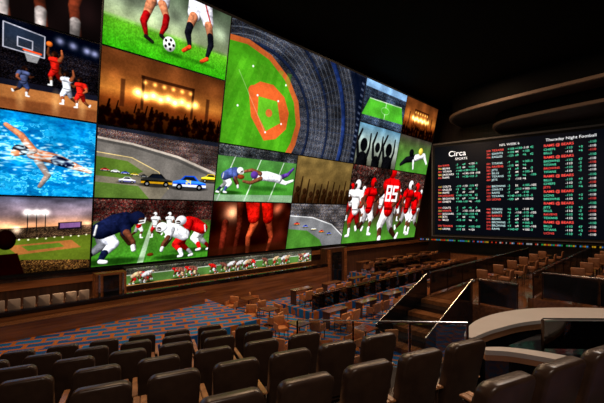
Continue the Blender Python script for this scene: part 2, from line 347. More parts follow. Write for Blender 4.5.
def pic_concert(w, h):
    c = Cv(w, h); c.grad([(0, (.34, .19, .10)), (2.5, (.48, .27, .13)), (4.6, (.74, .46, .20)), (5.8, (.45, .22, .09)), (9, (.12, .06, .03))])
    c.mulnoise(8, 5, .15, 3)
    c.poly([(4.5, 2.2), (11.5, 2.2), (11.5, 2.6), (4.5, 2.6)], (.16, .08, .05), .8, .1)
    for x in (4.6, 11.2): c.poly([(x, 2.2), (x+.35, 2.2), (x+.35, 6.5), (x, 6.5)], (.16, .08, .05), .8, .1)
    for x in (2.2, 13.4): c.poly([(x, 3.2), (x+.5, 3.2), (x+.5, 6.5), (x, 6.5)], (.2, .1, .06), .7, .15)
    for i in range(9):
        x = 4.2+i*.95; c.glow(x, 4.4+.3*(i % 2), .5, (1, .8, .45), 1.2); c.ell(x, 4.4+.3*(i % 2), .2, .2, (1, .96, .85), 1, .1)
    for i in range(6): c.glow(5+i*1.2, 3, .25, (.8, .6, .3))
    for i in range(130):
        x = c.rng.rand()*16; y = 6.3+c.rng.rand()*2.6; c.ell(x, y, .2, .24, (.07, .035, .02), .8, .1); c.ell(x, y+.5, .36, .35, (.06, .03, .02), .8, .15)
    for i in range(14): x = c.rng.rand()*16; c.limb([(x, 7, .1), (x+.2, 5.9, .06)], (.07, .04, .03))
    c.post(); return c
def car(c, x, y, s, col, col2, f=1):
    c.ell(x, y+.45*s, 1.6*s, .22*s, (.08, .08, .08), .7, .12)
    c.poly([(x-1.4*s, y+.3*s), (x-1.4*s, y-.1*s), (x-.8*s, y-.25*s), (x-.45*s, y-.62*s), (x+.4*s, y-.65*s), (x+.85*s, y-.2*s), (x+1.45*s, y-.05*s), (x+1.5*s, y+.35*s)], col)
    c.poly([(x-1.4*s, y-.1*s), (x-.8*s, y-.25*s), (x+.85*s, y-.2*s), (x+1.45*s, y-.05*s), (x+1.4*s, y), (x-1.4*s, y)], tuple(min(1, q*1.5+.12) for q in col), .8)
    c.poly([(x-.65*s, y-.25*s), (x-.38*s, y-.53*s), (x+.33*s, y-.55*s), (x+.65*s, y-.22*s)], (.08, .1, .14))
    c.poly([(x-1.4*s, y+.12*s), (x+1.5*s, y+.12*s), (x+1.5*s, y+.32*s), (x-1.4*s, y+.3*s)], col2)
    for q in (-.85, .9): c.ell(x+q*s, y+.35*s, .27*s, .27*s, (.03, .03, .03), .99); c.ell(x+q*s, y+.35*s, .12*s, .12*s, (.5, .5, .5))
def pic_race(w, h):
    c = Cv(w, h, (.42, .40, .38)); cr = c.crowd([(.65, .5, .4), (.25, .3, .45), (.75, .72, .68), (.2, .15, .15), (.6, .28, .2)], 8, 1, .3)
    c.poly([(0, 0), (16, 0), (16, 4.6), (10, 2.7), (4, 1.7), (0, 1.4)], cr); c.poly([(0, 0), (16, 0), (16, .6), (0, .4)], (.12, .13, .17))
    c.poly([(0, 1.4), (4, 1.7), (10, 2.7), (16, 4.6), (16, 5.0), (10, 3.0), (4, 1.95), (0, 1.65)], (.75, .7, .65)); c.poly([(0, 1.7), (4, 2.0), (10, 3.1), (16, 5.2), (16, 5.6), (10, 3.5), (4, 2.3), (0, 2.0)], (.28, .27, .26), .8, .15)
    c.poly([(0, 3.3), (4, 3.6), (7.5, 5.2), (9, 7.5), (8, 9), (0, 9)], (.46, .43, .37)); c.poly([(0, 3.8), (3.5, 4.1), (5.5, 5.3), (3.6, 6.4), (0, 6.2)], (.32, .42, .16)); c.limb([(0, 3.3, .05), (4, 3.6, .05), (7.5, 5.2, .05), (9, 7.5, .05)], (.85, .75, .5))
    c.poly([(0, 7), (5, 7.3), (6.5, 9), (0, 9)], (.32, .42, .18))
    for i in range(5): car(c, 1+i*1.15, 5.4+i*.12, .34, [(.6, .12, .1), (.85, .85, .85), (.15, .2, .5), (.8, .6, .1), (.1, .1, .1)][i], (.8, .8, .8))
    car(c, 3.6, 6.6, .7, (.75, .75, .75), (.2, .2, .5))
    car(c, 15.3, 5.6, 1.1, (.85, .7, .1), (.1, .1, .1)); car(c, 7.3, 6.4, 1.45, (.06, .06, .06), (.8, .6, .1)); car(c, 12.0, 6.5, 1.75, (.08, .30, .78), (.88, .88, .88))
    c.digits('24', 11.5, 6.1, .5, (1, .9, .2), .05); c.post(); return c
def pic_football(w, h):
    c = Cv(w, h); c.grad([(0, (.2, .15, .14)), (2.6, (.3, .22, .2)), (3.6, (.25, .40, .14)), (9, (.26, .54, .15))])
    c.poly([(0, 0), (16, 0), (16, 2.9), (0, 2.9)], c.crowd([(.35, .2, .17), (.12, .1, .12), (.5, .4, .35), (.45, .1, .1)], 4, 3, .3))
    c.mulnoise(90, 40, .12, 16); c.poly([(7, 3.2), (7.4, 3.2), (6.3, 9), (5.5, 9)], (.8, .84, .8), .7, .1)
    nv = (.08, .10, .20); rd = (.75, .08, .08)
    for x, f in ((5.4, 1), (7.6, -1), (9.6, -1)): runner(c, x, 3.7, .95, f, (.7, .1, .1) if f > 0 else (.85, .85, .85), rd if f > 0 else (.85, .85, .85), (.8, .8, .8) if f > 0 else (.6, .1, .1))
    crouch(c, 14.6, 4.4, 1.8, -1, (.85, .85, .88), rd, (.88, .88, .88)); crouch(c, 11.8, 5.3, 1.75, -1, (.92, .92, .94), (.9, .9, .92), (.72, .09, .09))
    crouch(c, 1.0, 4.3, 2.25, 1, nv, nv, (.84, .85, .9))
    c.ell(7.2, 7.9, .45, .25, (.4, .18, .08)); c.post(); return c
def pic_baseball(w, h):
    c = Cv(w, h); cr = c.crowd([(.36, .42, .52), (.58, .61, .67), (.20, .26, .38), (.64, .56, .50), (.13, .16, .25)], 11, 1, .25); c.im[:] = cr*.9
    cx, cy = 2.6, 7.0
    for k, rr in enumerate(np.arange(6.2, 17, .5)):
        pts = [(cx+rr*math.cos(t), cy+rr*.95*math.sin(t)) for t in np.linspace(-2.0, .6, 40)]
        c.limb([(a, b, .035 if k % 5 else .16) for a, b in pts], (.09, .12, .20) if k % 5 == 0 else (.62, .65, .70), .35 if k % 5 else .85)
    for t in np.linspace(-1.8, .5, 17):
        c.limb([(cx+6.4*math.cos(t), cy+6.0*math.sin(t), .03), (cx+14*math.cos(t), cy+13*math.sin(t), .05)], (.2, .24, .34), .5)
    c.limb([(cx+11*math.cos(t), cy+10.4*math.sin(t), .28) for t in np.linspace(-1.1, .4, 30)], (.12, .2, .42), .7)
    c.poly([(13.2, 0), (16, 0), (16, 9), (15.2, 9), (15.4, 5), (14.6, 2.2)], (.05, .07, .13), .9, .3)
    for i in range(14): c.poly([(15.4, .6+i*.6), (15.8, .7+i*.6), (15.8, .9+i*.6), (15.4, .8+i*.6)], (.5, .55, .65), .5, .1)
    out = [(-.5, 1.2), (1.6, 1.0), (3.8, 1.5), (5.8, 2.7), (7.2, 4.4), (7.8, 6.4), (7.5, 8.2), (6.9, 9.5), (-.5, 9.5)]
    c.poly(out, (.70, .36, .18)); ins = [(-.5, 1.6), (1.5, 1.4), (3.6, 1.9), (5.4, 3.0), (6.7, 4.6), (7.25, 6.4), (6.9, 8.1), (6.2, 9.5), (-.5, 9.5)]
    c.poly(ins, (.27, .56, .11))
    for i in range(6): c.poly([(-1.5+i*1.3, 9.2), (-.9+i*1.3, 9.2), (1.6+i*.9, 2.4), (1.1+i*.9, 2.4)], (.36, .66, .15), .35)
    tr = (.76, .35, .17)
    c.poly([(2.0, 4.5), (3.0, 3.75), (4.3, 3.7), (5.6, 4.4), (6.3, 5.6), (6.2, 7.0), (5.2, 8.0), (4.0, 8.3), (2.5, 6.6)], tr)
    c.poly([(3.0, 4.9), (4.9, 4.9), (5.5, 6.6), (4.1, 7.5), (3.1, 6.3)], (.36, .64, .15)); c.ell(4.2, 6.0, .34, .32, (.76, .4, .2), .99)
    c.ell(2.45, 4.6, .45, .42, tr, .99); c.limb([(4.0, 7.6, .02), (1.0, 3.4, .02)], (.85, .85, .75), .5)
    for x, y in ((2.9, 4.85), (5.0, 4.85), (5.6, 6.65), (4.05, 7.6), (1.2, 6.0), (2.2, 2.8), (5.6, 3.4)): c.ell(x, y, .08, .08, (.97, .97, .97))
    c.post(); return c
def pic_dive(w, h):
    c = Cv(w, h); c.grad([(0, (.35, .45, .4)), (1.5, (.3, .5, .25)), (9, (.25, .54, .16))])
    c.poly([(0, 0), (16, 0), (16, 1.6), (0, 1.8)], c.crowd([(.5, .5, .5), (.3, .35, .4), (.2, .2, .2)], 4, 2, .3))
    for x in (2, 7, 12): c.limb([(x+1, 1.8, .08), (x-1.5, 9, .12)], (.9, .92, .9), .8)
    wt = (.92, .92, .95); pu = (.32, .2, .5)
    c.ell(10, 6.6, 4, .4, (.08, .2, .06), .5, .4)
    c.limb([(12.5, 4.5, .5), (14.2, 3.8, .35), (15.4, 2.6, .22)], pu); c.limb([(12.3, 5.0, .5), (14, 5.4, .35), (15.6, 4.8, .22)], wt)
    c.limb([(12.3, 4.7, .75), (9.6, 4.4, .85), (8.2, 4.5, .8)], wt); c.limb([(8.4, 4.9, .4), (6.4, 5.8, .3), (5.0, 5.6, .22)], (.42, .26, .18)); c.limb([(8.2, 4.1, .4), (6.4, 3.6, .3), (4.9, 4.0, .22)], (.42, .26, .18))
    c.ell(7.0, 4.4, .75, .65, pu); c.ell(4.4, 4.9, .7, .4, (.45, .2, .1))
    crouch(c, 1.6, 5.0, 1.4, 1, (.85, .85, .85), (.25, .3, .5), (.9, .9, .9)); c.poly([(0, 8), (16, 7.6), (16, 9), (0, 9)], (.6, .66, .62), .7); c.post(); return c
def pic_brown(w, h):
    c = Cv(w, h); c.grad([(0, (.46, .38, .22)), (5, (.40, .32, .18)), (9, (.2, .14, .09))]); c.mulnoise(12, 8, .12, 3)
    for i in range(9):
        x = 1+i*1.8; y = 6.2+c.rng.rand(); c.ell(x, y, .5, .6, (.16, .10, .06)); c.limb([(x, y+1.2, .7), (x, 9.2, .8)], (.15, .09, .05)); c.limb([(x+.6, y+1, .26), (x+.9, y-1.6-c.rng.rand(), .14)], (.16, .10, .06))
    c.post(); return c
def pic_legs(w, h):
    c = Cv(w, h, (.17, .06, .04)); c.mulnoise(6, 4, .5); c.glow(3.6, 1.8, 1.3, (1, .75, .55), .9); c.glow(12.9, 1.0, 1.0, (.9, .5, .35), .7)
    c.limb([(7.4, 1, 1.0), (8.2, 3.6, .8), (7.2, 6.2, .5), (7.4, 9, .4)], (.6, .26, .15)); c.limb([(7.2, -1, 1.5), (7.9, 2.6, 1.15)], (.75, .10, .07))
    c.limb([(10.6, 1, 1.0), (11.3, 3.8, .75), (12.2, 6.4, .45), (11.7, 9, .36)], (.5, .2, .12)); c.limb([(10.4, -1, 1.4), (11.0, 2.8, 1.05)], (.65, .08, .05))
    c.limb([(2.5, 3.5, .6), (2.2, 9, .5)], (.35, .12, .08)); c.limb([(5, 0, .8), (5.2, 4, .5), (4.8, 9, .4)], (.25, .09, .06)); c.poly([(0, 7.8), (16, 7.4), (16, 9), (0, 9)], (.22, .1, .06), .7, .5); c.mulnoise(9, 5, .3, 12); c.post(); return c
def pic_track(w, h):
    c = Cv(w, h); c.im[:] = c.crowd([(.6, .5, .42), (.35, .42, .55), (.75, .72, .7), (.25, .2, .2)], 18, 1, .3)
    c.poly([(0, 2.4), (6, 2.8), (12, 4.4), (16, 7), (16, 9), (0, 9)], (.45, .45, .46)); c.poly([(0, 5), (5, 5.5), (9, 7.6), (10, 9), (0, 9)], (.28, .48, .18)); c.limb([(0, 2.4, .1), (6, 2.8, .1), (12, 4.4, .1), (16, 7, .1)], (.85, .85, .85))
    for i in range(5): car(c, 2+i*2.4, 4.0+i*.6, .5, [(.7, .1, .1), (.1, .2, .6), (.9, .9, .9)][i % 3], (.9, .8, .2))
    c.post(); return c
def pic_pitch(w, h):
    c = Cv(w, h); c.im[:] = c.crowd([(.3, .4, .55), (.5, .55, .6), (.15, .2, .3)], 5, 1, .3)
    c.poly([(0, 0), (16, 0), (16, 1.5), (0, 1.5)], (.5, .65, .8)); c.poly([(2, 3.6), (14.5, 3.2), (16, 7.0), (0, 7.4)], (.3, .64, .18)); c.limb([(2, 3.7, .06), (14.5, 3.3, .06)], (.9, .9, .9)); c.limb([(8.2, 3.4, .06), (8.2, 7.2, .06)], (.9, .9, .9)); c.ell(8.2, 5.3, 1.6, .8, (.8, .88, .8), .6); c.ell(8.2, 5.3, 1.48, .68, (.3, .64, .18)); c.post(); return c
def pic_hands(w, h):
    c = Cv(w, h); c.grad([(0, (.35, .52, .62)), (4, (.65, .70, .66)), (9, (.3, .3, .25))])
    for x, s_ in ((2.5, 1.3), (7.6, 1.0), (12.2, 1.35)):
        c.ell(x, 4.6, .95*s_, 1.15*s_, (.06, .06, .07)); c.limb([(x, 8, 1.5*s_), (x, 10, 1.6*s_)], (.06, .06, .07)); c.limb([(x-1.2*s_, 7, .5), (x-1.9*s_, 4, .4), (x-1.0*s_, 1.4, .28)], (.07, .07, .08)); c.limb([(x+1.1*s_, 7, .5), (x+1.6*s_, 5, .34), (x+1.5*s_, 2, .25)], (.07, .07, .08))
    c.post(); return c
def pic_tackle(w, h):
    c = Cv(w, h); c.grad([(0, (.25, .22, .2)), (3, (.3, .42, .2)), (9, (.28, .54, .18))])
    c.limb([(9, 5, 1), (4.5, 6, .8), (2.2, 7.4, .4)], (.08, .08, .1)); c.limb([(9, 5, .9), (13, 4, .7), (15, 6, .35)], (.9, .9, .92)); c.ell(6.5, 4, 1.1, 1, (.06, .06, .07)); c.ell(11, 3.2, 1.1, 1, (.85, .75, .3)); c.limb([(8, 6, .5), (8.5, 8, .3)], (.9, .9, .9)); c.post(); return c
def pic_redteam(w, h):
    c = Cv(w, h); c.grad([(0, (.2, .12, .1)), (5.5, (.3, .2, .16)), (7.2, (.26, .44, .16)), (9, (.3, .54, .18))])
    c.poly([(0, 0), (16, 0), (16, 4.0), (0, 4.2)], c.crowd([(.5, .16, .13), (.25, .2, .2), (.6, .5, .45), (.12, .1, .1)], 14, 3, .3)); rd = (.72, .05, .06); wt = (.92, .9, .9)
    for i in range(9): runner(c, .6+i*1.9, 4.4+.2*(i % 2), 1.1, 1 if i % 2 else -1, wt if i % 3 else rd, rd if i % 3 else wt, wt if i % 3 else (.6, .1, .1))
    runner(c, 1.6, 5.2, 1.7, -1, wt, wt, (.7, .1, .1)); runner(c, 4.0, 5.0, 1.8, 1, rd, rd, wt); runner(c, 14.6, 5.2, 1.9, -1, rd, rd, wt)
    runner(c, 12.4, 5.0, 1.9, 1, wt, rd, wt)
    runner(c, 8.2, 5.1, 2.8, -1, rd, rd, wt, num='85'); c.post(); return c
def pic_ribbon(w, h):
    c = Cv(w, h, (.34, .50, .24), W_=46, H_=3.2); c.poly([(0, 0), (46, 0), (46, 1.2), (0, 1.2)], c.crowd([(.55, .5, .42), (.3, .3, .35), (.7, .65, .6), (.4, .5, .3)], 14, 2, .3))
    c.poly([(0, 1.2), (46, 1.2), (46, 1.35), (0, 1.35)], (.85, .85, .8)); c.poly([(0, 2.9), (46, 2.9), (46, 3.2), (0, 3.2)], (.7, .5, .3))
    for i in range(24):
        x = c.rng.rand()*46; cols = [(.75, .12, .1), (.92, .9, .9), (.5, .3, .25), (.8, .65, .5)]; crouch(c, x, 1.6, .7, 1 if i % 2 else -1, cols[i % 4], cols[i % 4], cols[(i+1) % 4])
    c.post(); c.im *= .88; return c
def pic_ticker(w, h):
    c = Cv(w, h, (.01, .01, .01), W_=60, H_=1.2); x = .5
    while x < 59:
        L = .15+c.rng.rand()*.5; c.poly([(x, .35), (x+L, .35), (x+L, .85), (x, .85)], [(.7, .7, .7), (.8, .2, .1), (.15, .6, .3), (.8, .6, .1), (.25, .5, .8)][c.rng.randint(5)], .8); x += L+.12+.8*(c.rng.rand() > .75)
    return c

def led_mat(strength):
    m = bpy.data.materials.new('led_display'); m.use_nodes = True; nt = m.node_tree; nt.nodes.clear()
    o = nt.nodes.new('ShaderNodeOutputMaterial'); e = nt.nodes.new('ShaderNodeEmission'); a = nt.nodes.new('ShaderNodeAttribute')
    a.attribute_name = 'Col'; e.inputs['Strength'].default_value = strength
    nt.links.new(a.outputs['Color'], e.inputs['Color']); nt.links.new(e.outputs[0], o.inputs[0]); return m
M_LED = led_mat(1.25)

def display(name, cv, x0, x1, z0, z1, y, parent, m=None, **k):
    h, w = cv.h, cv.w; im = np.clip(cv.im, 0, 1)
    lin = np.where(im <= .04045, im/12.92, ((im+.055)/1.055)**2.4)
    X = np.linspace(x0, x1, w); Z = np.linspace(z1, z0, h); XX, ZZ = np.meshgrid(X, Z)
    co = np.stack([XX, np.full_like(XX, y), ZZ], -1).reshape(-1, 3).astype(np.float32)
    idx = np.arange(w*h).reshape(h, w); q = np.stack([idx[1:, :-1], idx[1:, 1:], idx[:-1, 1:], idx[:-1, :-1]], -1).reshape(-1, 4)
    me = bpy.data.meshes.new(name); me.vertices.add(w*h); me.vertices.foreach_set('co', co.ravel())
    me.loops.add(q.size); me.loops.foreach_set('vertex_index', q.ravel().astype(np.int32))
    me.polygons.add(len(q)); me.polygons.foreach_set('loop_start', (np.arange(len(q))*4).astype(np.int32))
    me.update(calc_edges=True); me.validate()
    at = me.color_attributes.new(name='Col', type='FLOAT_COLOR', domain='POINT')
    at.data.foreach_set('color', np.concatenate([lin, np.ones((h, w, 1))], -1).astype(np.float32).ravel())
    me.materials.append(m or M_LED); o = bpy.data.objects.new(name, me); C.objects.link(o); o.parent = parent; return setp(o, **k)

# ------------------------------------------------------------ the leaning video wall
zb = CZ-2.4
lean = math.atan(.204)
vw = bpy.data.objects.new('video_wall', None); C.objects.link(vw)
vw.matrix_world = Matrix.Translation((O.x, O.y, zb)) @ Matrix.Rotation(RZ, 4, 'Z') @ Matrix.Rotation(lean, 4, 'X')
setp(vw, 'giant leaning LED video wall showing many sports pictures', 'video wall')
cu, ch, g = 5.6, 3.1, .035
box('panel_back', -14, 28.15, .02, .35, -.12, 12.5, M_BLACK, parent=vw, label='black backing frame of the video wall')
cells = [
 (-1, 3, 1, 1, pic_darkred, 200, 'basketball players in dark red light'), (-1, 2, 1, 1, pic_basket, 320, 'basketball players jumping at the hoop'),
 (-1, 1, 1, 1, pic_swim, 320, 'swimmer in bright blue water'), (-1, 0, 1, 1, pic_night, 320, 'floodlit stadium under a sunset sky'),
 (0, 3, 1, 1, pic_soccer, 300, 'soccer players kicking a ball on grass'), (0, 2, 1, 1, pic_concert, 280, 'concert stage with orange lights'),
 (0, 1, 1, 1, pic_race, 320, 'stock cars racing round a track'), (0, 0, 1, 1, pic_football, 320, 'football players crouched at the line'),
 (1, 2, 2, 2, pic_baseball, 460, 'aerial view of a baseball stadium'), (1, 1, 1, 1, pic_dive, 220, 'football player diving with the ball'),
 (2, 1, 1, 1, pic_brown, 140, 'cheering fans in brown haze'), (1, 0, 1, 1, pic_legs, 200, 'basketball players legs in red light'),
 (2, 0, 1, 1, pic_track, 180, 'race track beside a packed grandstand'), (3, 3, 1, 1, pic_pitch, 140, 'soccer pitch inside a stadium'),
 (4, 3, 1, 1, pic_concert, 110, 'concert stage with orange lights'), (3, 2, 1, 1, pic_hands, 140, 'silhouetted fans with raised hands'),
 (4, 2, 1, 1, pic_tackle, 110, 'football tackle on a green field'), (3, 0, 2, 2, pic_redteam, 300, 'red football team running onto the field')]
for i, j, a, b, fn, w, lb in cells:
    display('display_screen', fn(w, int(w*9/16)), i*cu+g, (i+a)*cu-g, j*ch+g, (j+b)*ch-g, -.004, vw, label='screen showing '+lb)
display('display_screen', pic_concert(64, 36), -11.2+g, -5.6-g, g, 12.4, -.004, vw, label='screen showing concert stage with orange lights')

rib = empty('ribbon_screen', W(1.3, .55, CZ-3.3), RZ, label='narrow LED ribbon screen of players under the video wall', cat='screen')
box('screen_housing', -.06, 11.8, .012, .3, -.05, .84, M_BLACK, parent=rib)
display('display_screen', pic_ribbon(620, 44), 0, 11.74, 0, .79, -.002, rib)

# ------------------------------------------------------------ room shell
SE = 31.4
def poly_obj(name, pts, z, m, **k):
    bm = bmesh.new(); bm.faces.new([bm.verts.new((p[0], p[1], z)) for p in pts]); return obj(name, bm, m, **k)
poly_obj('floor', [W(-14, -.3), W(SE, -.3), W(SE, 34), W(-14, 34)], 0, M_CARPET, kind='structure')
rbox('ceiling', -14, SE+.3, -1, 34, 15.35, 15.6, M_CEIL, kind='structure')
rbox('wall_left', -14, SE, -.5, -.3, 0, 15.35, M_WOOD, kind='structure')
rbox('wall_far', SE, SE+.2, -.5, 34, 0, 15.35, M_WOODK, kind='structure')
rbox('wall_right', -14, SE, 34, 34.2, 0, 15.35, M_STEP, kind='structure')
rbox('trim_1', -14, SE, -.3, -.12, 2.0, 2.3, M_WOODH, kind='structure')

def catmull(P, n=10):
    out = []; P = [P[0]]+P+[P[-1]]
    for i in range(1, len(P)-2):
        for j in range(n):
            t = j/n; a, b, c, d = [Vector(q) for q in P[i-1:i+3]]
            out.append(.5*((2*b)+(c-a)*t+(2*a-5*b+4*c-d)*t*t+(3*b-a-3*c+d)*t**3))
    out.append(Vector(P[-2])); return out
def coffer(sn, z0, z1, lb):
    e = empty('ceiling_soffit', W(sn[0][0], sn[0][1], z0), 0, label=lb, cat='ceiling soffit'); o0 = W(sn[0][0], sn[0][1], 0)
    pts = catmull([(a, b, 0) for a, b in sn[:-2]], 6)+[Vector((a, b, 0)) for a, b in sn[-2:]]
    P = [W(p.x, p.y)-o0 for p in pts]
    def ins(k): return [W(min(p.x+k, SE-.15), p.y+(k*.5 if p.y < 28 else 0))-o0 for p in pts]
    obj('rim', prism_bm(P, 0, .22), M_COVE, parent=e)
    obj('soffit_panel', prism_bm(ins(.25), -.02, -.001), M_SOFF, parent=e)
    obj('soffit_body', prism_bm(ins(.3), .222, z1-z0), M_CEIL, parent=e)
coffer([(SE-.1, 3.2), (27.8, 3.6), (26.0, 5.2), (25.2, 8), (24.7, 12), (24.0, 20), (23.6, 30), (SE-.1, 30)], 13.4, 15.3, 'wide dropped ceiling soffit with dim tan rim')
coffer([(SE-.1, 6.6), (28.8, 6.9), (27.3, 8.1), (26.7, 10.5), (26.3, 14), (25.9, 20), (25.6, 29), (SE-.1, 29)], 12.3, 13.35, 'lower dropped ceiling soffit with dim tan rim')

# ------------------------------------------------------------ scoreboard
SA = -math.radians(37.9)
sb = empty('scoreboard', (12.8, 33.25, CZ-2.0), SA, label='black LED betting odds board with white, green and red text', cat='scoreboard')
SW, SH = 12.4, 8.3
box('frame', -.25, SW+.3, .03, .3, -.2, SH+.35, M_BLACK, parent=sb)
M_BEZ = mat('grey_brown_bezel', (.07, .055, .05), .4, emis=.008, ecol=(.6, .5, .45))  # bezel is no lamp; faint emission lifts its tone
for nm in ((-.3, SW+.35, SH+.22, SH+.36), (-.3, SW+.35, -.24, -.16), (-.3, -.18, -.16, SH+.22), (SW+.22, SW+.35, -.16, SH+.22)):
    box('bezel', nm[0], nm[1], -.04, .03, nm[2], nm[3], M_BEZ, parent=sb)
M_SCR = mat('board_black', (.002, .003, .006), .3, emis=.006, ecol=(.08, .22, .6), spec=.1)
box('screen_face', 0, SW, 0, .03, 0, SH, M_SCR, parent=sb)
def emat(name, c, s=1.0): return mat(name, c, .5, emis=s, ecol=c, var=.02)
E = {'w': emat('lit_white', (.85, .88, .92)), 'g': emat('lit_green', (.08, .66, .42)), 'r': emat('lit_red', (.80, .07, .06)), 'y': emat('lit_yellow', (.7, .5, .1)), 'c': emat('lit_cyan', (.45, .70, .78))}
EK = list(E)
TX = {}
def text(s, x, z, size, col, al='LEFT', name='odds_row', bold=0, key=''):
    TX.setdefault((name, key), []).append((s, x, z, size, al, bold, col))
def flush():
    for (name, key), L in TX.items():
        bm = bmesh.new()
        for s, x, z, size, al, bold, col in L:
            cv = bpy.data.curves.new('t', 'FONT'); cv.body = s; cv.size = size; cv.align_x = al; cv.offset = bold
            o = bpy.data.objects.new('t', cv); C.objects.link(o); bpy.context.view_layer.update()
            me = bpy.data.meshes.new_from_object(o.evaluated_get(bpy.context.evaluated_depsgraph_get()))
            me.transform(Matrix.Translation((x, -.012, z)) @ Matrix.Rotation(math.pi/2, 4, 'X'))
            n0 = len(bm.faces); bm.from_mesh(me); bm.faces.ensure_lookup_table()
            for f in bm.faces[n0:]: f.material_index = EK.index(col)
            bpy.data.objects.remove(o); bpy.data.curves.remove(cv); bpy.data.meshes.remove(me)
        me = bpy.data.meshes.new(name); bm.to_mesh(me); bm.free()
        for q in EK: me.materials.append(E[q])
        o = bpy.data.objects.new(name, me); C.objects.link(o); o.parent = sb
text('Circa', 1.25, SH-1.0, .70, 'w', name='logo_text', bold=.005, key='a'); text('SPORTS', 1.85, SH-1.38, .30, 'w', name='logo_text', key='b')
rr = random.Random(3)
teams = ['JETS', 'BILLS', 'BEARS', 'LIONS', 'RAMS', 'COLTS', 'SAINTS', 'TITANS', 'TEXANS', 'BROWNS', 'RAVENS', 'GIANTS', 'EAGLES', 'CHIEFS', 'PACKERS', 'JAGUARS']
def rows(x, z, n, step, size, wid, gaps, nc='g', tc='w', key='a'):
    for i in range(n):
        zz = z-i*step; k = '%s%02d' % (key, i)
        if i in gaps: continue
        text(str(rr.randint(101, 480)), x, zz, size*.9, 'y' if key == 'a' and i % 2 else 'r', key=k)
        text(rr.choice(teams), x+.42, zz, size, tc if i % 5 else 'r', key=k)
        text('%+d' % rr.choice([-110, -120, 105, 140, -7, -3, 3, 6]), x+wid*.46, zz, size, nc, key=k)
        text(rr.choice(['47', '51', '-110', '44', 'o9', '+130']), x+wid*.62, zz, size, 'w' if i % 2 else nc, key=k)
        text(rr.choice(['-110', '+105', '+6']), x+wid*.77, zz, size, nc if i % 3 else 'w', key=k)
        if i % 4 != 1: text(rr.choice(['-105', '42', '-3']), x+wid*.92, zz, size, 'w' if i % 2 else nc, key=k)
rows(.3, SH-1.9, 22, .285, .245, 3.5, (5, 6, 13, 19), key='a')
text('NFL WEEK 6', 6.2, SH-.52, .27, 'w', 'CENTER', name='heading_text', key='a')
rows(4.45, SH-.92, 25, .285, .245, 3.5, (3, 10, 16, 17), 'g', 'c', key='b')
text('Thursday Night Football', 10.3, SH-.52, .32, 'w', 'CENTER', name='heading_text', key='b')
zz = SH-.96; q = 0
for blk, nrow in enumerate((2, 4, 3, 2, 4, 3)):
    text('RAMS @ BEARS', 8.6, zz, .28, 'r', bold=.003, key='c%02d' % q); text('-110', 11.4, zz, .25, 'g', key='c%02d' % q); zz -= .31; q += 1
    for k in range(nrow):
        kk = 'c%02d' % q; q += 1
        text(rr.choice(teams), 8.6, zz, .245, 'r' if k == 2 else 'g', key=kk); text('-110', 10.0, zz, .245, 'w' if k % 2 else 'g', key=kk); text(rr.choice(['-3', '+3', '47', '+6']), 10.8, zz, .245, 'g', key=kk); text('-110', 11.4, zz, .245, 'r' if k == 1 else 'w', key=kk); zz -= .285
    zz -= .07
flush()
tk = empty('ticker_screen', (12.15, 33.3, CZ-2.66), SA, label='thin scrolling LED ticker strip below the odds board', cat='ticker')
box('screen_housing', -.9, 13.1, .015, .3, -.04, .28, M_BLACK, parent=tk)
display('display_screen', pic_ticker(600, 8), -.9, 13.0, 0, .24, 0, tk)
rbox('back_bar', 29.4, 30.4, 3, 14, 0, 1.15, M_WOODH, bev=.02, label='walnut service counter below the odds board', cat='counter')

# ------------------------------------------------------------ raised tier, ledge, cabinets along the video wall base
rbox('carpet_tier', -10, 4.6, 1.75, 6.2, 0, .8, M_CARPET, bev=.01, label='low platform with patterned blue and orange carpet', cat='platform')
rbox('wood_ledge', -10, 13.5, .3, 1.7, 0, 1.42, M_WOODH, bev=.03, label='long glossy walnut ledge under the video wall', cat='ledge')
rbox('ledge_rail', -10, 13.5, 1.5, 1.7, 1.425, 1.6, M_BLACKGLOSS, bev=.01, label='polished black coping along the walnut ledge', cat='coping')
for n0, sE in ((2.35, 4.2),):
    e = empty('long_desk', W(-9, n0, .805), RZ, label='long dark walnut desk row with glossy top', cat='desk')
    Ls = sE+9
    box('desk_top', 0, Ls, -.25, .25, .50, .55, M_TABLE, bev=.01, parent=e); box('front_panel', .1, Ls-.1, -.22, -.18, .0, .50, M_WOODH, parent=e)
    for q in np.linspace(.2, Ls-.2, 7): box('divider', q-.02, q+.02, -.17, .2, 0, .49, M_WOOD, parent=e)
cab = empty('wall_cabinet', W(.55, .95, 1.425), RZ, label='walnut cabinet with a dark centre panel on the ledge', cat='cabinet')
box('body', -.6, .6, -.2, .3, 0, 1.05, M_WOODH, bev=.02, parent=cab); box('door', -.3, .3, -.23, -.2, .06, .95, M_BLACKGLOSS, parent=cab)
for q in (-.45, .45): box('pilaster', q-.04, q+.04, -.25, -.2, 0, 1.0, M_METAL, parent=cab)
cab2 = empty('wall_portal', W(15.2, .9, 0), RZ, label='walnut portal with a glass front under the video wall', cat='cabinet')
box('body', -1.2, 1.2, -.1, .4, 0, 2.5, M_WOOD, bev=.03, parent=cab2); box('door', -.5, .5, -.14, -.1, .1, 2.2, M_BLACKGLOSS, parent=cab2)
for q in (-.9, .9): box('pilaster', q-.12, q+.12, -.2, -.1, 0, 2.4, M_WOODH, parent=cab2)

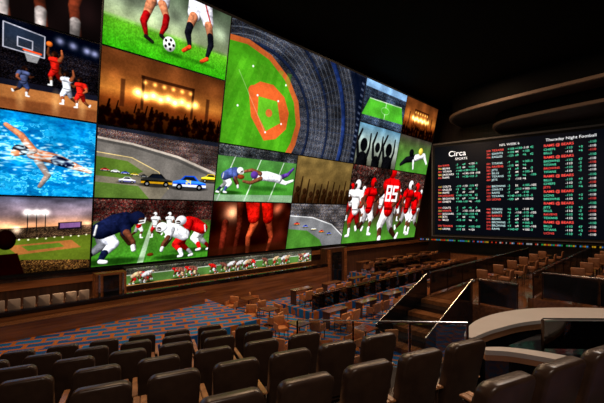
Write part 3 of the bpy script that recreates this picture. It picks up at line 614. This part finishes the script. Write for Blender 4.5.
def chair_model(name, seatm, label, cat, h=.45, arms=True):
    e = empty(name, (0, 0, 0), 0, label=label, cat=cat)
    box('seat', -.22, .22, -.2, .26, h-.13, h, seatm, bev=.025, parent=e)
    bm = loft_panel(back_outline(.5, .46, .46, .05), [(-.04, .03), (-.03, .01), (-.015, 0), (.015, 0), (.03, .012)])
    for v in bm.verts: v.co.y += -.12*v.co.z
    obj('backrest', bm, seatm, parent=e, loc=(0, -.22, h-.08), smooth=True)
    if arms:
        for q in (-.245, .245): box('armrest', q-.022, q+.022, -.2, .2, h-.1, h+.18, seatm, bev=.012, parent=e)
    for sx in (-1, 1):
        for sy in (-1, 1): obj('leg', cyl_bm(.014, .02, 0, h-.13, 6, sx*.19, .03+sy*.18), M_SEAM, parent=e)
    return e
def desk_model():
    e = empty('table', (0, 0, 0), 0, label='dark walnut table with panel ends', cat='table')
    box('table_top', -.65, .65, -.24, .24, .70, .74, M_TABLE, bev=.01, parent=e)
    for q in (-.58, .58): box('leg', q-.025, q+.025, -.2, .2, 0, .70, M_WOOD, bev=.005, parent=e)
    return e
def table_model():
    e = empty('cocktail_table', (0, 0, 0), 0, label='small square walnut table on a metal pedestal', cat='table')
    box('table_top', -.34, .34, -.34, .34, .71, .75, M_TABLE, bev=.01, parent=e); obj('pedestal', cyl_bm(.03, .03, .03, .71, 10), M_BRONZE, parent=e); obj('base', cyl_bm(.24, .2, 0, .03, 20), M_BRONZE, parent=e); return e
def panel_seat():
    e = empty('low_seat', (0, 0, 0), 0, label='small pale upholstered seat in a row on the ledge', cat='seat')
    bm = loft_panel(back_outline(.36, .34, .42, .04), [(-.035, .02), (-.02, 0), (.02, 0), (.03, .015)])
    obj('backrest', bm, M_WHITE, parent=e, loc=(0, -.12, .08), smooth=True)
    box('seat', -.17, .17, -.08, .2, 0, .24, M_WHITE, bev=.02, parent=e); return e
ch1 = chair_model('lounge_chair', M_TAN, 'boxy tan leather armchair at a walnut table', 'chair')
ch2 = chair_model('lounge_chair', M_TAN2, 'boxy brown leather armchair at a walnut table', 'chair')
st1 = panel_seat()
st2 = chair_model('bar_stool', M_TAN2, 'brown leather high stool on the wooden terrace', 'stool', h=.72, arms=False)
tb = table_model(); dk_ = desk_model()
first = {}
def place(src, p, rz, group, label=None):
    if src.name not in first:
        first[src.name] = 1; src.location = p; src.rotation_euler = (0, 0, rz); src['group'] = group
        if label: src['label'] = label
        return src
    return copy_tree(src, p, rz, label, group)
rr = random.Random(8)
for i in range(12): place(st1, W(-5.2+i*.43, 1.15, 1.425), RZ, 'low seats along the ledge')

def balustrade(p0, p1, z0, h, n, label, rail=M_METAL, rr_=.024, pane=None):
    d = (p1-p0); L = Vector((d.x, d.y, 0)).length; rz = math.atan2(d.y, d.x); e = empty('glass_balustrade', (p0.x, p0.y, z0), rz, label=label, cat='railing')
    w = L/n
    for i in range(n): box('glass_pane', i*w+.03, (i+1)*w-.03, -.008, .008, .06, h-.05, pane or M_GLASS, parent=e)
    for i in range(n+1): box('post', i*w-.02, i*w+.02, -.025, .025, 0, h-.02, M_BRONZE, parent=e)
    bm = cyl_bm(rr_, rr_, 0, L, 10); bmesh.ops.rotate(bm, verts=bm.verts, cent=(0, 0, 0), matrix=Matrix.Rotation(math.pi/2, 3, 'Y'))
    obj('handrail', bm, rail, parent=e, loc=(0, 0, h)); return e

tiers = [(1.5, 3.7, .75), (3.75, 6.0, .38), (6.05, 8.8, 0)]
for r_, (n0, n1, z) in enumerate(tiers):
    sA = (16.9, 8.6, 8.0)[r_]
    if z:
        rbox('seating_tier', sA-.9, 28.0, n0, n1, 0, z, M_CARPET, bev=.01, label='stepped carpeted platform carrying tables and chairs', cat='platform', group='table platforms')
        balustrade(W(sA-.8, n1-.08, z), W(27.9, n1-.08, z), z, .8, 8, 'low glass balustrade along a table platform edge', M_BRONZE, .03)
    s = sA; i = 0
    while s < 26.5:
        place(dk_, W(s, n0+.6+(.5 if r_ == 2 else 0), z), RZ, 'tables on the main floor')
        for q in (-.36, .36): place(ch1 if (i+r_) % 3 else ch2, W(s+q, n0+1.25+(.5 if r_ == 2 else 0), z), RZ+rr.uniform(-.05, .05), 'chairs on the main floor')
        s += 2.3; i += 1
for s, n0 in ((6.3, 2.9), (5.9, 5.1), (5.5, 7.5), (3.2, 7.9), (6.9, 9.6), (4.4, 10.0)):
    place(tb, W(s, n0), RZ, 'small tables on the main floor')
    for a in (0, 2.1, 4.2): place(ch1, W(s+.84*math.sin(a+s), n0+.84*math.cos(a+s)), RZ-(a+s), 'chairs on the main floor')

rbox('wood_terrace', 11.5, 29.2, 9.6, 13.4, 0, 1.2, M_FLOORWOOD, bev=.02, label='raised wooden terrace floor below the odds board', cat='platform', group='terrace levels')
rbox('wood_terrace', 12.5, 29.2, 13.42, 17.4, 0, 1.6, M_FLOORWOOD, bev=.02, label='higher wooden terrace level with dark glossy edge', cat='platform', group='terrace levels')
rbox('wood_terrace', 13.5, 29.2, 17.42, 33, 0, 2.0, M_FLOORWOOD, bev=.02, label='higher wooden terrace level with dark glossy edge', cat='platform', group='terrace levels')
for i in range(6):
    for j, (n0, z) in enumerate(((11.2, 1.2), (14.7, 1.6), (18.9, 2.0))):
        s = 15.0+i*2.3+(j % 2)*.8
        place(tb, W(s, n0, z), RZ, 'tables on the terrace')
        place(st2, W(s-.1, n0+.75, z), RZ, 'stools on the terrace'); place(st2, W(s-.75, n0, z), RZ-1.57, 'stools on the terrace')
balustrade(W(11.7, 9.75), W(28, 9.75), 1.2, 1.05, 9, 'dark glossy panelled balustrade along the wooden terrace', M_METAL, .03, M_BLACKGLOSS)
balustrade(W(12.6, 13.6), W(28, 13.6), 1.6, 1.0, 8, 'dark glossy panelled balustrade along the wooden terrace', M_METAL, .03, M_BLACKGLOSS)
balustrade(W(11.65, 11.9), W(11.65, 13.3), 1.2, 1.05, 1, 'dark glossy balustrade across the end of the terrace', M_METAL, .02, M_BLACKGLOSS)
balustrade(W(12.65, 13.9), W(12.65, 17.3), 1.6, 1.05, 2, 'dark glossy balustrade across the end of the terrace', M_METAL, .02, M_BLACKGLOSS)
balustrade(W(13.65, 17.6), W(13.65, 24), 2.0, 1.0, 3, 'dark glossy balustrade across the end of the terrace', M_METAL, .02, M_BLACKGLOSS)
stz = empty('stair_flight', W(7.4, 10.7, 0), RZ, label='dark glossy stair climbing to the wooden terrace between dark sides', cat='stairs')
for i in range(7):
    box('tread', i*.57, 4.05, -.95, .95, i*.17, (i+1)*.17, M_BLACKGLOSS if i % 2 else M_TABLE, parent=stz)
for q in (-1.0, 1.0):
    bm = bmesh.new(); P = [(0, 0), (4.05, 0), (4.05, 2.2), (0, .75)]
    lo = [bm.verts.new((x, q-.012, z)) for x, z in P]; hi = [bm.verts.new((x, q+.012, z)) for x, z in P]; bm.faces.new(lo); bm.faces.new(hi)
    for i in range(4): bm.faces.new((lo[i], lo[(i+1) % 4], hi[(i+1) % 4], hi[i]))
    obj('side_panel', bm, M_BLACKGLOSS, parent=stz)
    L = math.hypot(4.05, 1.45); bm = cyl_bm(.025, .025, 0, L, 10); bmesh.ops.rotate(bm, verts=bm.verts, cent=(0, 0, 0), matrix=Matrix.Rotation(math.pi/2-math.atan2(1.45, 4.05), 3, 'Y'))
    obj('handrail', bm, M_METAL, parent=stz, loc=(0, q, .78))

# ------------------------------------------------------------ theatre seating on terraces
Rv = Vector((.907, .42, 0)).normalized(); Nv = Vector((-Rv.y, Rv.x, 0)); RA = math.atan2(Rv.y, Rv.x)
seat = empty('theater_seat', (0, 0, 0), 0, label='dark brown leather theater seat seen from behind', cat='seat')
bm = loft_panel(back_outline(.52, .49, .77, .095), [(-.07, .03), (-.066, .015), (-.055, .004), (-.045, 0), (.03, 0), (.055, .012), (.065, .04)])
for v in bm.verts: v.co.y += -.17*(v.co.z/.74)+.22*v.co.x**2
obj('backrest', bm, M_LEATHER, parent=seat, loc=(0, -.18, .40), smooth=True)
bm = loft_panel(back_outline(.42, .38, .5, .08), [(-.04, .02), (-.025, 0), (.02, 0), (.035, .02)])
obj('back_cushion', bm, M_LEATHER, parent=seat, loc=(0, -.14, .56), rot=(.22, 0, 0), smooth=True)
box('seat_cushion', -.24, .24, -.2, .34, .3, .47, M_LEATHER, bev=.05, parent=seat)
for q in (-.29, .29):
    box('armrest', q-.032, q+.032, -.2, .28, .18, .66, M_LEATHER, bev=.02, parent=seat)
    box('arm_cap', q-.034, q+.034, -.26, .30, .662, .684, M_ARM, bev=.006, parent=seat, label='wooden armrest cap')
box('base', -.2, .2, -.15, .25, 0, .3, M_SEAM, bev=.01, parent=seat)
rows_def = [(0, 1.64, 2.38, 4.35, -1.20), (1, 2.71, .64, 3.3, -1.44), (2, 3.82, -.35, 2.95, -1.67), (3, 4.88, -1.9, 2.5, -1.90),
            (4, 5.95, -3.0, 2.2, -2.13), (5, 7.0, -3.6, 2.0, -2.36), (6, 8.05, -4.2, 1.6, -2.59)]
SEATH = 1.145
for k, b, a0, a1, zt in rows_def:
    a = a0
    while a <= a1+.02:
        p = Rv*a+Nv*(b+.33); z = CZ+zt-SEATH
        place(seat, Vector((p.x, p.y, z)), RA, 'rows of theater seats'); a += .655 if k < 3 else .70
    aE = 4.9 if k <= 3 else a1+.4
    c0 = Rv*((aE-9)/2)+Nv*b; hl = (aE+9)/2
    obj('seating_terrace', bbox_bm(-hl, hl, -.53, .5, 0, CZ+zt-SEATH), M_STEP, loc=(c0.x, c0.y, 0), rot=(0, 0, RA), label='dark carpeted step carrying a row of seats', cat='step', group='seating steps')

balustrade(Vector((-.1, 7.5, 0)), Vector((3.5, 7.3, 0)), CZ-3.35, 1.03, 3, 'clear glass balustrade with thin steel handrail', M_METAL, .015)
box('landing_kerb', -.15, 3.55, 7.22, 7.6, 0, CZ-3.355, M_STEP, label='dark kerb under the glass balustrade', cat='kerb')

# ------------------------------------------------------------ layered sweeping pale counters around a dark panel
def sweep(name, path, prof, m, wid=None, **k):
    pts = catmull(path); bm = bmesh.new(); rings = []; n = len(pts)
    for i, p in enumerate(pts):
        t = (pts[min(i+1, n-1)]-pts[max(i-1, 0)]); t.z = 0; t.normalize(); nrm = Vector((-t.y, t.x, 0))
        f = np.interp(i/(n-1), [q[0] for q in wid], [q[1] for q in wid]) if wid else 1
        rings.append([bm.verts.new(p+nrm*a*float(f)+Vector((0, 0, z))) for a, z in prof])
    m_ = len(prof)
    for A, B in zip(rings, rings[1:]):
        for j in range(m_): bm.faces.new((A[j], B[j], B[(j+1) % m_], A[(j+1) % m_]))
    bm.faces.new(rings[0]); bm.faces.new(rings[-1][::-1]); return obj(name, bm, m, smooth=False, **k)
zA = CZ-2.8
pA = [(3.75, 7.8, zA), (4.5, 8.55, zA), (5.6, 9.25, zA), (7.0, 9.65, zA), (8.6, 9.6, zA), (10.2, 9.2, zA), (11.4, 8.5, zA)]
wA = [(0, .08), (.2, .32), (.45, .5), (1, .7)]
e1 = empty('curved_parapet', (4, 7.5, 0), 0, label='broad sweeping parapet with pale stone top and dark side', cat='parapet')
for nm, hw, za, zc, mm in (('cap', 1, 0, -.09, M_CREAM), ('warm_band', .94, -.095, -.24, M_INNER), ('body', .9, -.245, -2.19, M_BLACKGLOSS)):
    a = sweep(nm, pA, [(-hw, za), (hw, za), (hw, zc), (-hw, zc)], mm, wid=wA, parent=e1); a.location = (-4, -7.5, 0)
zL = CZ-2.95
pL = [(3.95, 7.5, zL), (4.5, 7.45, zL), (5.2, 7.1, zL), (6.0, 6.5, zL), (6.9, 5.6, zL), (7.6, 4.5, zL)]
wL = [(0, .08), (.3, .16), (1, .24)]
e2 = empty('curved_counter', (5, 7, 0), 0, label='low sweeping counter with thin pale stone edge', cat='counter')
for nm, hw, za, zc, mm in (('cap', 1, 0, -.10, M_CREAM), ('warm_band', .92, -.105, -.22, M_INNER), ('body', .85, -.225, -2.04, M_BLACKGLOSS)):
    a = sweep(nm, pL, [(-hw, za), (hw, za), (hw, zc), (-hw, zc)], mm, wid=wL, parent=e2); a.location = (-5, -7, 0)
obj('dark_deck', prism_bm([(4.9, 7.6), (4.75, 7.95), (5.9, 8.65), (7.1, 8.95), (8.6, 8.85), (9.9, 8.3), (10.2, 4.6), (8.0, 4.5), (7.2, 5.8), (6.25, 6.8)], 0, CZ-3.05), M_BLACKGLOSS, label='polished black deck between the pale curved counters', cat='deck')
balustrade(Vector((5.3, 7.6, 0)), Vector((9.6, 7.5, 0)), CZ-3.045, .72, 3, 'clear glass balustrade with thin steel rail on dark deck', M_METAL, .015)

# ------------------------------------------------------------ lights
def area(name, loc, size, power, col, rot=(0, 0, 0)):
    l = bpy.data.lights.new(name, 'AREA'); l.size = size; l.energy = power; l.color = col; o = bpy.data.objects.new(name, l); C.objects.link(o); o.location = loc; o.rotation_euler = rot
warm = (1, .66, .40)
for s, n, p in ((1, 4, 420), (6, 6, 560), (13, 5, 620), (20, 5, 620), (22.8, 8, 260), (20, 15, 220), (13, 14, 240)):
    area('ceiling_and_fill_lamp', W(s, n, 15.1), 1.2, p, warm)
area('ceiling_and_fill_lamp', (6.5, 7.5, 11), 1.5, 260, (1, .9, .82)); area('ceiling_and_fill_lamp', (1, -2.5, 10), 2.5, 280, (1, .80, .64), rot=(math.radians(30), 0, 0))  # fill lamps added: one over the curved counters, one behind for the seat backs
for s in range(-4, 14, 3): area('ledge_lamp', W(s, 1.3, 2.45), .4, 7, warm)

w = bpy.data.worlds.new('World'); bpy.context.scene.world = w; w.use_nodes = True
w.node_tree.nodes['Background'].inputs[0].default_value = (.01, .008, .007, 1); w.node_tree.nodes['Background'].inputs[1].default_value = .5
bpy.context.scene.view_settings.view_transform = 'Standard'

cam = bpy.data.cameras.new('camera'); cam.sensor_width = 36; cam.lens = 345/604*36; cam.shift_y = 11.5/604; cam.clip_end = 200
co = bpy.data.objects.new('camera', cam); C.objects.link(co); co.location = (0, 0, CZ); co.rotation_euler = (math.pi/2, 0, 0)
bpy.context.scene.camera = co
